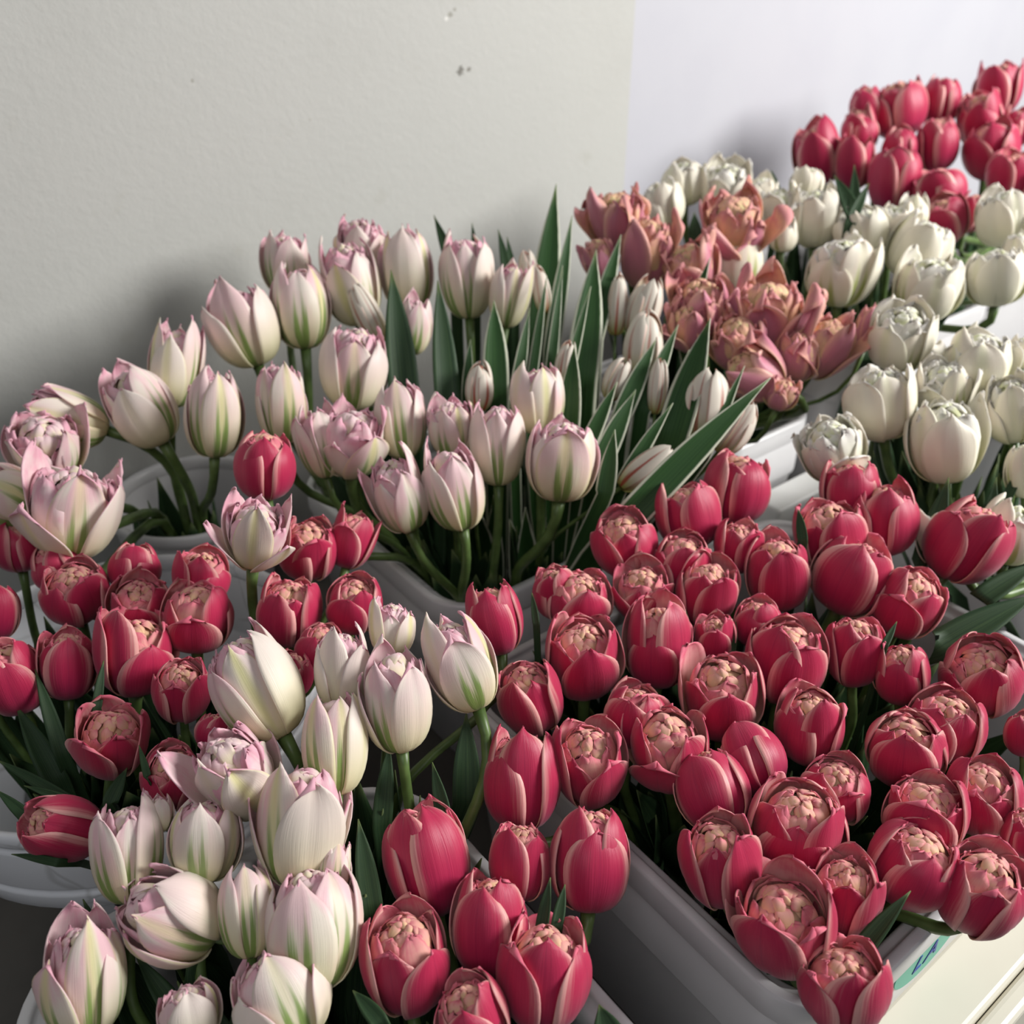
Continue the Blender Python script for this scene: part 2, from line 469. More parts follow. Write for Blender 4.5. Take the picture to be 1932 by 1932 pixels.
def mat_petal_pale(name, cream, blush, yel, green, gamt):
    N = NT(name); u, v, au, rnd, st, r50 = petal_uv(N)
    # rnd picks how green this petal is
    r2 = N.math('FRACT', N.math('MULTIPLY', rnd, 7.31))
    bl = N.noise(N.comb(N.math('MULTIPLY', u, 1.5), N.math('MULTIPLY', v, 2.0), r50), 1.0, 2)
    c = N.mix(N.math('MULTIPLY', N.step(bl, .32, .60), N.math('MULTIPLY', r2, .9)), cream, blush)
    # yellow base and midline
    yb = N.math('MULTIPLY', N.step(v, .0, .85, 1, 0), .80)
    ym = N.math('MULTIPLY', N.step(au, .0, .45, 1, 0), N.step(rnd, .35, .9))
    yy = N.math('MAXIMUM', yb, N.math('MULTIPLY', ym, .8))
    c = N.mix(yy, c, yel)
    # green flame: tongue rising from the base along the middle, ragged sideways
    d = N.math('ABSOLUTE', N.math('SUBTRACT', au, .20))
    w = N.math('MULTIPLY', N.math('SUBTRACT', 1.0, v), .40)
    f = N.math('SUBTRACT', w, d)
    f = N.math('ADD', f, N.math('MULTIPLY', N.math('SUBTRACT', st, .5), .36))
    f = N.step(f, .02, .16)
    f = N.math('MULTIPLY', f, N.step(r2, 1.0-gamt, 1.06-gamt))
    f = N.math('MULTIPLY', f, N.step(v, .45, .9, 1, 0))
    c = N.mix(N.math('MULTIPLY', f, .85), c, green)
    # thin green line at the margin of a few petals
    eg = N.math('MULTIPLY', N.step(au, .86, 1.0), N.step(rnd, .55, .75))
    c = N.mix(N.math('MULTIPLY', eg, .5), c, yel)
    fine = N.noise(N.comb(N.math('MULTIPLY', u, 45.0), N.math('MULTIPLY', v, 2.5), r50), 1.0, 2, .5)
    hgt = N.math('ADD', fine, N.math('MULTIPLY', st, .8))
    return N.finish(c, .42, .35, .22, hgt, .3, .0006, sheen=.1)
def mat_petal_bud(name):
    N = NT(name); u, v, au, rnd, st, r50 = petal_uv(N)
    cream = (.78, .72, .62)
    c = N.mix(N.step(v, .05, .5, 1, 0), cream, (.42, .42, .10))
    w = N.math('MULTIPLY', N.math('SUBTRACT', 1.05, v), .34)
    f = N.math('ADD', N.math('SUBTRACT', w, au), N.math('MULTIPLY', N.math('SUBTRACT', st, .5), .7))
    f = N.step(f, .0, .15)
    c = N.mix(N.math('MULTIPLY', f, N.step(rnd, .1, .6, .35, .95)), c, (.42, .07, .04))
    e = N.math('MULTIPLY', N.step(au, .8, 1.0), .5)
    c = N.mix(e, c, (.62, .22, .18))
    return N.finish(c, .45, .35, .15, st, .25, .0005)
def mat_leaf(name, dark, light, margin=None):
    N = NT(name); u, v, au, rnd, st, r50 = petal_uv(N)
    vein = N.noise(N.comb(N.math('MULTIPLY', u, 30.0), N.math('MULTIPLY', v, .8), r50), 1.0, 2)
    c = N.mix(N.step(vein, .3, .75), dark, light)
    c = N.mix(N.math('MULTIPLY', N.step(v, .88, 1.0), .35), c, (.30, .36, .12))
    if margin:
        c = N.mix(N.step(au, .80, .90), c, margin)
    return N.finish(c, .5, .25, .08, vein, .3, .0006)
def mat_plain(name, col, rough=.5, spec=.4, nz=0, nscale=8, col2=None, bumpscale=None, bstr=.1, coat=0):
    N = NT(name)
    g = N.n('NewGeometry'); pos = g.outputs['Position']
    c = col
    if nz: c = N.mix(N.math('MULTIPLY', N.step(N.noise(pos, nscale, 4), .35, .7), nz), col, col2)
    bump = N.noise(pos, bumpscale, 3) if bumpscale else None
    return N.finish(c, rough, spec, 0, bump, bstr, .001, coat=coat)
M = {}
M['red'] = mat_petal_red('crimson_petal', (.27, .006, .062), (.50, .020, .080), (.88, .48, .43), 0.0)
M['red_in'] = mat_inner('crimson_petal_inside', (.88, .42, .42), (.78, .16, .24), (.86, .56, .38))
M['red_heart'] = mat_inner('cream_pink_heart', (.82, .41, .35), (.74, .19, .25), (.84, .55, .33))
M['pale'] = mat_petal_pale('pale_pink_petal', (.93, .85, .76), (.90, .56, .63), (.84, .82, .38), (.19, .35, .04), .62)
M['pale_in'] = mat_inner('pale_pink_petal_inside', (.92, .71, .72), (.88, .48, .58), (.88, .80, .58), .22)
M['white'] = mat_petal_pale('white_petal', (.95, .90, .77), (.92, .82, .70), (.88, .87, .62), (.46, .54, .12), .2)
M['white_in'] = mat_inner('white_petal_inside', (.92, .90, .78), (.92, .88, .82), (.82, .84, .52), .22)
M['salmon'] = mat_petal_red('salmon_petal', (.46, .22, .16), (.62, .22, .30), (.84, .46, .36), .15)
M['salmon_in'] = mat_inner('apricot_heart', (.86, .52, .34), (.74, .32, .32), (.74, .62, .32))
M['bud'] = mat_petal_bud('flamed_bud_petal')
M['bud_in'] = mat_inner('flamed_bud_inside', (.80, .70, .55), (.70, .30, .22), (.6, .6, .2))
M['leaf'] = mat_leaf('tulip_leaf', (.016, .042, .018), (.045, .088, .034))
M['leafv'] = mat_leaf('variegated_leaf', (.018, .062, .016), (.040, .105, .026), (.62, .64, .50))
Ns = NT('tulip_stem'); g = Ns.n('NewGeometry')
M['stem'] = Ns.finish(Ns.mix(Ns.step(Ns.noise(g.outputs['Position'], 60, 2), .3, .7), (.065, .11, .028), (.12, .19, .055)), .4, .4, 0)
M['plastic'] = mat_plain('white_plastic', (.66, .655, .66), .32, .5, .5, 9, (.57, .56, .57), 220, .05)
M['bucketw'] = None
M['paint'] = mat_plain('painted_shelf', (.74, .74, .72), .4, .4, .5, 6, (.66, .66, .64), 60, .08)
M['cream'] = mat_plain('cream_moulding', (.72, .69, .58), .35, .5, .4, 10, (.62, .58, .48))
M['floor'] = mat_plain('dark_bench', (.10, .092, .082), .6, .3, .6, 14, (.06, .055, .05), 40, .2)
# glazed bucket with fine crackle lines
N = NT('crackled_white_plastic'); tc = N.n('TexCoord')
vo = N.n('TexVoronoi'); vo.feature = 'DISTANCE_TO_EDGE'; vo.inputs['Scale'].default_value = 17
nz = N.n('TexNoise'); nz.inputs['Scale'].default_value = 12; N.link(tc.outputs['Object'], nz.inputs['Vector'])
mxv = N.n('VectorMath', operation='MULTIPLY_ADD'); N.link(nz.outputs['Color'], mxv.inputs[0]); mxv.inputs[1].default_value = (.05, .05, .05)
N.link(tc.outputs['Object'], mxv.inputs[2]); N.link(mxv.outputs[0], vo.inputs['Vector'])
crk = N.math('MULTIPLY', N.step(vo.outputs['Distance'], .0, .035, 1, 0), N.step(N.noise(tc.outputs['Object'], 14, 2), .40, .55))
M['bucketw'] = N.finish(N.mix(N.math('MULTIPLY', crk, .6), (.82, .83, .86), (.50, .50, .50)), .35, .5, 0, vo.outputs['Distance'], .1, .002)

# ------------------------------------------------------------------ petals
def petal(rng, R, H, ph1, th0, hw, flare=0, ripple=.03, curl=.0, crease=.03, nu=11, nv=13, lean=0, tipcurl=0, phref=2.4, point=.55, z0=0, tp=3.4):
    """one cupped petal on an egg-shaped shell. returns verts (nv*nu,3) and uv"""
    v = np.linspace(0, 1, nv)[:, None]; v = 1-(1-v)**1.45; u = np.linspace(-1, 1, nu)[None, :]
    ph = .10 + (ph1-.10)*v
    r = R*np.sin(ph)**.80*(1-.06*v)
    z = H*(1-np.cos(ph))/(1-math.cos(phref))
    r = r + flare*R*v**2.2
    z = z - flare*H*.10*v**3
    r = r + lean*R*v
    w = hw*R*(v+.02)**.62*np.clip(1-v**tp, 0, 1)**point*1.18
    k1, k2, p1, p2 = rng.uniform(2, 4), rng.uniform(3, 6), rng.uniform(0, 6.3), rng.uniform(0, 6.3)
    rr = np.maximum(r, .30*R)
    th = th0 + u*w/(rr+.10*R)
    edge = np.abs(u)**3
    dr = R*(ripple*v*v*np.sin(k1*u+p1+2*v) + ripple*.8*v**1.5*edge*np.sin(k2*v*2+p2+u*2))
    dr = dr + R*curl*edge*v*(1-.3*v) - R*crease*np.exp(-(u/.16)**2)*np.sin(PI*np.clip(v, 0, 1))**.5
    dr = dr - R*tipcurl*v**8
    # the sides lean a little away from the round shell, petals are flatter than a cup
    r2 = np.maximum(r*np.ones_like(u) + dr, .01*R)
    zz = z*np.ones_like(u) - H*.05*edge*v + H*ripple*.6*v**3*np.sin(k2*u+p1) + z0
    X = r2*np.cos(th); Y = r2*np.sin(th)
    V = np.stack([X, Y, zz], -1).reshape(-1, 3)
    U = np.stack([(u*np.ones_like(v)+1)/2, v*np.ones_like(u)], -1).reshape(-1, 2)
    return V, U
def lobes(rng, R, H, rings, zc, zt, rad, VV, UU, FF, off, ruff=0.0):
    """small rounded petals lying like scales over a dome, tips towards the middle"""
    a_, b_ = R*rad, H*(zt-zc)
    nu, nv = 14, 6                       # the dome itself
    al = np.linspace(1.65, 0, nv)[:, None]; th = np.linspace(0, 2*PI, nu)[None, :]
    X = a_*.93*np.sin(al)*np.cos(th); Y = a_*.93*np.sin(al)*np.sin(th); Z = H*zc+b_*.9*np.cos(al)*np.ones_like(th)
    VV.append(np.stack([X, Y, Z], -1).reshape(-1, 3))
    UU.append(np.stack([np.full_like(X, .5), np.full_like(X, .35)], -1).reshape(-1, 2)); FF += grid_faces(nu, nv, off); off += nu*nv
    for (a0, da, n, wd) in rings:
        t0 = rng.uniform(0, 6.3)
        for k in range(n):
            nu, nv = 7, 8
            A0 = a0+rng.uniform(-.10, .10); D = da*rng.uniform(.8, 1.25); T = t0+6.283*k/n+rng.uniform(-.25, .25)
            W = wd*rng.uniform(.8, 1.2)*R; lift = rng.uniform(.02, .14)*R; bul = rng.uniform(.02, .07)*R; tw = rng.uniform(-.35, .35)
            v = np.linspace(0, 1, nv)[:, None]; u = np.linspace(-1, 1, nu)[None, :]
            w = W*(v+.03)**.40*np.clip(1-v**3.0, 0, 1)**.6
            ang = A0-D*v+0*u
            s_ = u*w+tw*W*v
            nn = bul*(1-u**2)*np.sin(PI*v*.85+.25)+.05*R*np.sin(2.2*u+T*3)*v-.03*R*np.abs(u)+lift*v**1.2-.10*R*v**6+ruff*R*v*v*np.sin(4*u+T)
            ex, ez = np.sin(ang)*(a_+nn), np.cos(ang)*(b_+nn)
            X = ex*math.cos(T)-s_*math.sin(T); Y = ex*math.sin(T)+s_*math.cos(T); Z = H*zc+ez
            VV.append(np.stack([X, Y, Z], -1).reshape(-1, 3))
            UU.append(np.stack([(u+0*v+1)/2, v+0*u], -1).reshape(-1, 2)); FF += grid_faces(nu, nv, off); off += nu*nv
    return off
def inner_mesh(rng, R, H, style, phref, opn):
    """the packed small petals seen in the flower's mouth, one mesh"""
    VV, UU, FF = [], [], []; off = 0
    if style == 'bud': petals, lb = [(.62, .93, 3, .8, 2.8)], []
    elif style == 'tight': petals, lb = [(.86, .93, 3, .95, 2.55)], [(1.35, 1.0, 4, .46), (.95, .85, 3, .36)]
    elif style == 'peony': petals, lb = [(1.0, .96, 5, .80, 2.25), (.88, 1.0, 6, .66, 2.30)], [(1.5, .95, 6, .44), (1.2, .85, 5, .38), (.85, .75, 4, .32), (.5, .55, 3, .24)]
    else: petals, lb = [(.93, .93, 4, .85, 2.42), (.84, .95, 5, .60, 2.5)], [(1.5, .85, 5, .42), (1.25, .75, 5, .36), (.95, .65, 5, .28), (.66, .52, 4, .22), (.36, .4, 3, .17)]
    for q, (rr, hh, n, hw, p1) in enumerate(petals):
        t0 = rng.uniform(0, 6.3)
        for k in range(n):
            j = 1.0 if style == 'peony' else .55
            V, U = petal(rng, R*rr*rng.uniform(1-.05*j, 1+.05*j), H*hh*rng.uniform(1-.07*j, 1+.05*j),
                         p1+rng.uniform(-.22, .12)*j-.12*opn, t0+6.283*k/n+rng.uniform(-.2, .2), hw/rr*rng.uniform(.85, 1.12),
                         flare=rng.uniform(0, .12)*opn, ripple=.08 if style == 'peony' else .04, curl=rng.uniform(-.06, .10),
                         crease=-.02, nu=8, nv=10, tipcurl=rng.uniform(-.1, .2), phref=p1, point=.5, tp=4.2)
            VV.append(V); UU.append(U); FF += grid_faces(8, 10, off); off += len(V)
    if lb:
        if style == 'tight': off = lobes(rng, R, H, lb, .55, .92, .60, VV, UU, FF, off)
        else: off = lobes(rng, R, H, lb, .52, .93 if style == 'heart' else .97, .74, VV, UU, FF, off, .05 if style == 'peony' else .02)
    return np.concatenate(VV), np.concatenate(UU), FF
def frame_from_axis(ax, spin):
    ax = ax/np.linalg.norm(ax)
    h = np.array([1, 0, 0]) if abs(ax[0]) < .8 else np.array([0, 1, 0])
    a = np.cross(ax, h); a /= np.linalg.norm(a); b = np.cross(ax, a)
    c, s = math.cos(spin), math.sin(spin)
    return np.stack([a*c+b*s, -a*s+b*c, ax], 1)    # columns; a x b = ax
def bez(P, n):
    t = np.linspace(0, 1, n)[:, None]
    if len(P) == 3: return (1-t)**2*P[0]+2*t*(1-t)*P[1]+t*t*P[2]
    return (1-t)**3*P[0]+3*t*(1-t)**2*P[1]+3*t*t*(1-t)*P[2]+t**3*P[3]
def tube(C, rad, n=8):
    V, F = [], []
    for i, c in enumerate(C):
        d = C[min(i+1, len(C)-1)]-C[max(i-1, 0)]
        Mx = frame_from_axis(d, 0)
        r = rad[i] if hasattr(rad, '__len__') else rad
        for k in range(n):
            a = 2*PI*k/n
            V.append(c+Mx[:, 0]*math.cos(a)*r+Mx[:, 1]*math.sin(a)*r)
    for i in range(len(C)-1):
        for k in range(n):
            a = i*n+k; b = i*n+(k+1) % n
            F.append((a, b, b+n, a+n))
    F.append(tuple(range(n))[::-1]); F.append(tuple(range((len(C)-1)*n, len(C)*n)))
    return np.array(V), F
def blade(C, width, nrm, fold=.25, nu=7, shape=.55, twist=0.0):
    """lanceolate leaf along the centre line C, nrm = the direction its face looks"""
    n = len(C); V = np.zeros((n, nu, 3)); U = np.zeros((n, nu, 2))
    us = np.linspace(-1, 1, nu)
    for i in range(n):
        v = i/(n-1)
        d = C[min(i+1, n-1)]-C[max(i-1, 0)]; d = d/np.linalg.norm(d)
        s = np.cross(d, nrm); s /= max(np.linalg.norm(s), 1e-6); nn = np.cross(s, d)
        a = twist*v; s, nn = s*math.cos(a)+nn*math.sin(a), nn*math.cos(a)-s*math.sin(a)
        w = width/2*(math.sin(PI*min(1, (v*.86+.14))**1.0)**shape if v < 1 else 0)
        if v > .5: w *= (1-((v-.5)/.5)**2.4)**.8
        V[i] = C[i]+np.outer(us*w, s)+np.outer(-fold*(us**2)*w*-1, nn)
        U[i, :, 0] = (us+1)/2; U[i, :, 1] = v
    return V.reshape(-1, 3), U.reshape(-1, 2), grid_faces(nu, n)

# ------------------------------------------------------------------ containers
FLOOR = CAMZ-.745
RIM = CAMZ-.53
CONT = {   # letter: (kind, params, rim z)
 'E': ('rect', (.306, .722, .116, .478, .045), RIM),
 'D': ('rect', (-.047, .234, .115, .438, .07), RIM),
 'A': ('rect', (.357, .742, .535, .845, .05), RIM),
 'F': ('rect', (.757, .935, .585, .86, .04), RIM),
 'G': ('rect', (.95, 1.27, .555, .90, .06), CAMZ-.45),
 'H': ('rect', (.80, 1.10, .12, .475, .045), RIM),
 'I': ('rect', (1.33, 1.62, .60, .93, .05), CAMZ-.43),
 'B2': ('round', (.105, .655, .165), RIM),
 'B1': ('round', (.262, .888, .086), RIM-.005),
}
def outline(c, off, n=12):
    kind, p, _ = CONT[c]
    if kind == 'round':
        cx, cy, r = p; N_ = 72
        return [(cx+(r+off)*math.cos(2*PI*k/N_), cy+(r+off)*math.sin(2*PI*k/N_)) for k in range(N_)]
    x0, x1, y0, y1, rc = p; r = max(rc+off, .004)
    x0 -= off; x1 += off; y0 -= off; y1 += off
    P = []
    for (cx, cy, a0) in ((x1-r, y1-r, 0), (x0+r, y1-r, 90), (x0+r, y0+r, 180), (x1-r, y0+r, 270)):
        for k in range(n+1):
            a = math.radians(a0+90*k/n); P.append((cx+r*math.cos(a), cy+r*math.sin(a)))
    return P
def container(c, name, label, cat, mat, prof_extra=None, group=None):
    """shell swept round its outline; profile = (outward offset, height)"""
    z1 = CONT[c][2]; z0 = FLOOR+.001; h = z1-z0
    kind, p, _ = CONT[c]
    cx, cy = ((p[0]+p[1])/2, (p[2]+p[3])/2) if kind == 'rect' else (p[0], p[1])
    root = empty(name, (cx, cy, z0), label, cat, group)
    def sweep(nm, prof, cap_first=False, cap_last=False):
        V, F = [], []; n = len(outline(c, 0))
        for (o_, z) in prof:
            for (x, y) in outline(c, o_): V.append((x-cx, y-cy, z-z0))
        for i in range(len(prof)-1):
            for k in range(n):
                a = i*n+k; b = i*n+(k+1) % n
                F.append((a, b, b+n, a+n))
        if cap_first: F.append(tuple(range(n))[::-1])
        if cap_last: F.append(tuple(range((len(prof)-1)*n, len(prof)*n)))
        o = obj(nm, mesh(nm, V, F, [mat]), root)
        b = o.modifiers.new('bevel', 'BEVEL'); b.width = .0016; b.segments = 2; b.limit_method = 'ANGLE'; b.angle_limit = math.radians(35)
        return o
    # offsets are measured from the inner lip edge; outward negative = inward
    if kind == 'rect':
        body = [(-.022, z0), (-.008, z1-.078), (-.0035, z1-.075), (-.0035, z1-.022),
                (-.0075, z1-.022), (-.0105, z1-.050), (-.0245, z0+.004)]
        rim = [(-.003, z1-.024), (.0, z1-.024), (.0, z1-.001), (-.0015, z1), (-.0075, z1), (-.009, z1-.004), (-.0155, z1-.006), (-.017, z1-.009), (-.017, z1-.021), (-.0115, z1-.0235), (-.003, z1-.024)]
        sweep('body', body, True, True); sweep('rim', rim)
    else:
        if c == 'B2':
            zc = z1-.094
            body = [(-.070, z0), (-.062, zc-.02), (-.034, zc), (-.010, zc+.004), (-.006, zc+.010), (-.0035, zc+.026), (-.0065, zc+.028), (-.0065, zc+.031), (-.003, zc+.034), (-.002, z1-.022),
                    (-.005, z1-.020), (-.005, z1-.016), (-.008, z1-.016), (-.009, zc+.01), (-.040, zc), (-.067, zc-.02), (-.075, z0+.004)]
        else:
            body = [(-.022, z0), (-.006, z1-.03), (-.005, z1-.012), (-.008, z1-.012), (-.010, z1-.03), (-.025, z0+.004)]
        rim = [(-.006, z1-.016), (-.001, z1-.014), (.001, z1-.008), (.0, z1-.002), (-.003, z1), (-.007, z1-.002), (-.009, z1-.007), (-.009, z1-.015), (-.006, z1-.016)]
        sweep('body', body, True, True); sweep('rim', rim)
    return root
def clampin(c, x, y, inset):
    kind, p, _ = CONT[c]
    if kind == 'round':
        d = math.hypot(x-p[0], y-p[1]); r = p[2]-inset
        if d > r: x = p[0]+(x-p[0])*r/d; y = p[1]+(y-p[1])*r/d
        return x, y
    x0, x1, y0, y1, rc = p
    x = min(max(x, x0+inset), x1-inset); y = min(max(y, y0+inset), y1-inset)
    # rounded corner
    q = max(rc-inset*.5, .0)
    for sx, ex in ((-1, x0+rc), (1, x1-rc)):
        for sy, ey in ((-1, y0+rc), (1, y1-rc)):
            if (x-ex)*sx > 0 and (y-ey)*sy > 0:
                d = math.hypot(x-ex, y-ey)
                if d > q: x = ex+(x-ex)*q/d; y = ey+(y-ey)*q/d
    return x, y
def center(c):
    kind, p, _ = CONT[c]
    return ((p[0]+p[1])/2, (p[2]+p[3])/2) if kind == 'rect' else (p[0], p[1])

CR = 'white flower crates'
container('A', 'flower_crate', 'long white plastic crate by the wall holding pale pink tulips and striped buds', 'crate', M['plastic'])
eroot = container('E', 'flower_crate', 'white plastic crate full of red tulips with a green sticker on its front', 'crate', M['plastic'])
container('D', 'flower_crate', 'white crate at the bottom left holding pale green-flamed and red tulips', 'crate', M['plastic'])
container('F', 'flower_crate', 'narrow white crate holding the salmon tulips', 'crate', M['plastic'])
container('G', 'flower_crate', 'white crate against the far wall holding white tulips', 'crate', M['plastic'])
container('H', 'flower_crate', 'white crate at the right edge holding white tulips behind the red crate', 'crate', M['plastic'])
container('I', 'flower_crate', 'farthest white crate at the top right holding red tulips', 'crate', M['plastic'])
container('B2', 'flower_bucket', 'round white crackled bucket at the left edge holding red tulips', 'bucket', M['bucketw'])
container('B1', 'flower_vase', 'small round white vase by the wall under the leaning pale tulips', 'vase', M['plastic'])

# green sticker with LA on the front crate
kind, p, z1 = CONT['E']
yf = p[2]+.0035; ecx, ecy = center('E'); ez0 = FLOOR+.001
MS = mat_plain('green_sticker', (.10, .42, .30), .45, .4)
MI = mat_plain('blue_ink', (.02, .05, .30), .5, .3)
V, F = [], []; n = 40
for yy in (-.0006, 0):
    for k in range(n):
        a = 2*PI*k/n; V.append((.436-ecx+.040*math.cos(a), yf+yy-ecy-.0001, min(z1-.0238, z1-.038+.027*math.sin(a))-ez0))
F = [tuple(range(n)), tuple(range(n, 2*n))[::-1]]+[(k, n+k, n+(k+1) % n, (k+1) % n) for k in range(n)]
st = obj('sticker', mesh('sticker', V, F, [MS], smooth=False), eroot); st['label'] = 'green paper sticker lettered LA in blue'
fc = bpy.data.curves.new('lettering', 'FONT'); fc.body = 'LA'; fc.size = .022; fc.extrude = .0002; fc.shear = .25; fc.offset = .0001; fc.space_character = 1.25
fc.materials.append(MI)
tmp = bpy.data.objects.new('lettering_outline', fc); COL.objects.link(tmp); bpy.context.view_layer.update()
fm = bpy.data.meshes.new_from_object(tmp.evaluated_get(bpy.context.evaluated_depsgraph_get())); bpy.data.objects.remove(tmp)
ft = obj('lettering', fm, st, (.418-ecx, yf-.0009-ecy, z1-.053-ez0)); ft.rotation_euler = (PI/2, 0, 0)

# ------------------------------------------------------------------ the room
WALLY = 1.005
def slab(name, x0, x1, y0, y1, z0, z1, mat):
    o = box(name, x0, x1, y0, y1, z0, z1, mat, bev=0); tag(o, kind='structure'); return o
N = NT('beige_wall_paint'); g = N.n('NewGeometry'); pos = g.outputs['Position']
c = N.mix(N.math('MULTIPLY', N.step(N.noise(pos, 5, 4, .6), .45, .75), .35), (.515, .515, .485), (.45, .45, .42))
sm = N.noise(pos, 16, 3, .7)
c = N.mix(N.math('MULTIPLY', N.step(sm, .60, .74), .22), c, (.40, .39, .33))
def speck(px, py, r, N=N):
    rr = ray(px, py); t = WALLY/rr[1]; P = CAM+rr*t
    vm = N.n('VectorMath', operation='DISTANCE'); N.link(pos, vm.inputs[0]); vm.inputs[1].default_value = tuple(P)
    d = N.math('ADD', vm.outputs['Value'], N.math('MULTIPLY', N.math('SUBTRACT', N.noise(pos, 260, 2), .5), r*1.6))
    return N.step(d, r*.5, r, 1, 0)
for (px, py, r, cc) in ((868, 134, .0062, (.15, .14, .12)), (884, 131, .0036, (.2, .19, .16)), (850, 28, .0045, (.30, .29, .25)), (858, 18, .003, (.34, .33, .29)), (842, 36, .003, (.75, .74, .70)), (362, 152, .0022, (.35, .34, .30)), (585, 226, .002, (.4, .39, .35)), (640, 470, .003, (.38, .37, .33)), (1262, 120, .0025, (.5, .5, .48))):
    c = N.mix(N.math('MULTIPLY', speck(px, py, r), .85), c, cc)
M['wall'] = N.finish(c, .6, .3, 0, N.noise(pos, 130, 3, .6), .25, .002)
M['wall2'] = mat_plain('white_wall_panel', (.53, .53, .57), .5, .35, .35, 7, (.48, .48, .53), 90, .12)
slab('wall_back', -2.2, .992, WALLY, WALLY+.1, 0, 2.7, M['wall'])
slab('wall_right', .992, 4.2, WALLY, WALLY+.1, 0, 2.7, M['wall2'])
slab('floor', -2.2, 4.2, -2.2, WALLY+.1, -.05, 0, M['floor'])
# the bench the crates stand on
bt = box('display_bench', -1.2, 2.6, .045, WALLY-.006, FLOOR-.04, FLOOR, M['floor'], bev=.002)
broot = empty('display_bench', (.7, .5, 0), 'dark bench under all the crates and buckets', 'bench')
bt.name = 'bench_top'; bt.parent = broot; bt.location = (-.7, -.5, 0)
for (x, y) in ((-1.1, .1), (-1.1, .93), (2.5, .1), (2.5, .93)):
    l = box('leg', x-.03-.7, x+.03-.7, y-.03-.5, y+.03-.5, .0, FLOOR-.04, M['floor'], broot, bev=.002)
rail = empty('front_rail', (.9, .095, FLOOR), 'cream painted rail below the green sticker at the bottom right corner', 'rail')
box('board', -.6, 1.6, -.014, .0275, .0, .138, M['cream'], rail, bev=.004)
box('bead', -.6, 1.6, -.030, -.0145, .0, .134, M['cream'], rail, bev=.005)
# white planks between the crates
pl = box('white_plank', .78, 1.9, .515, .553, FLOOR+.0005, CAMZ-.575, M['paint'], bev=.004)
tag(pl, 'white board standing between the salmon crate and the right crate, nearer the wall', 'board')
pl = box('white_plank', .757, 1.9, .480, .508, FLOOR+.0005, CAMZ-.60, M['paint'], bev=.004)
tag(pl, 'lower white board between the crates with a dark gap beside it', 'board')

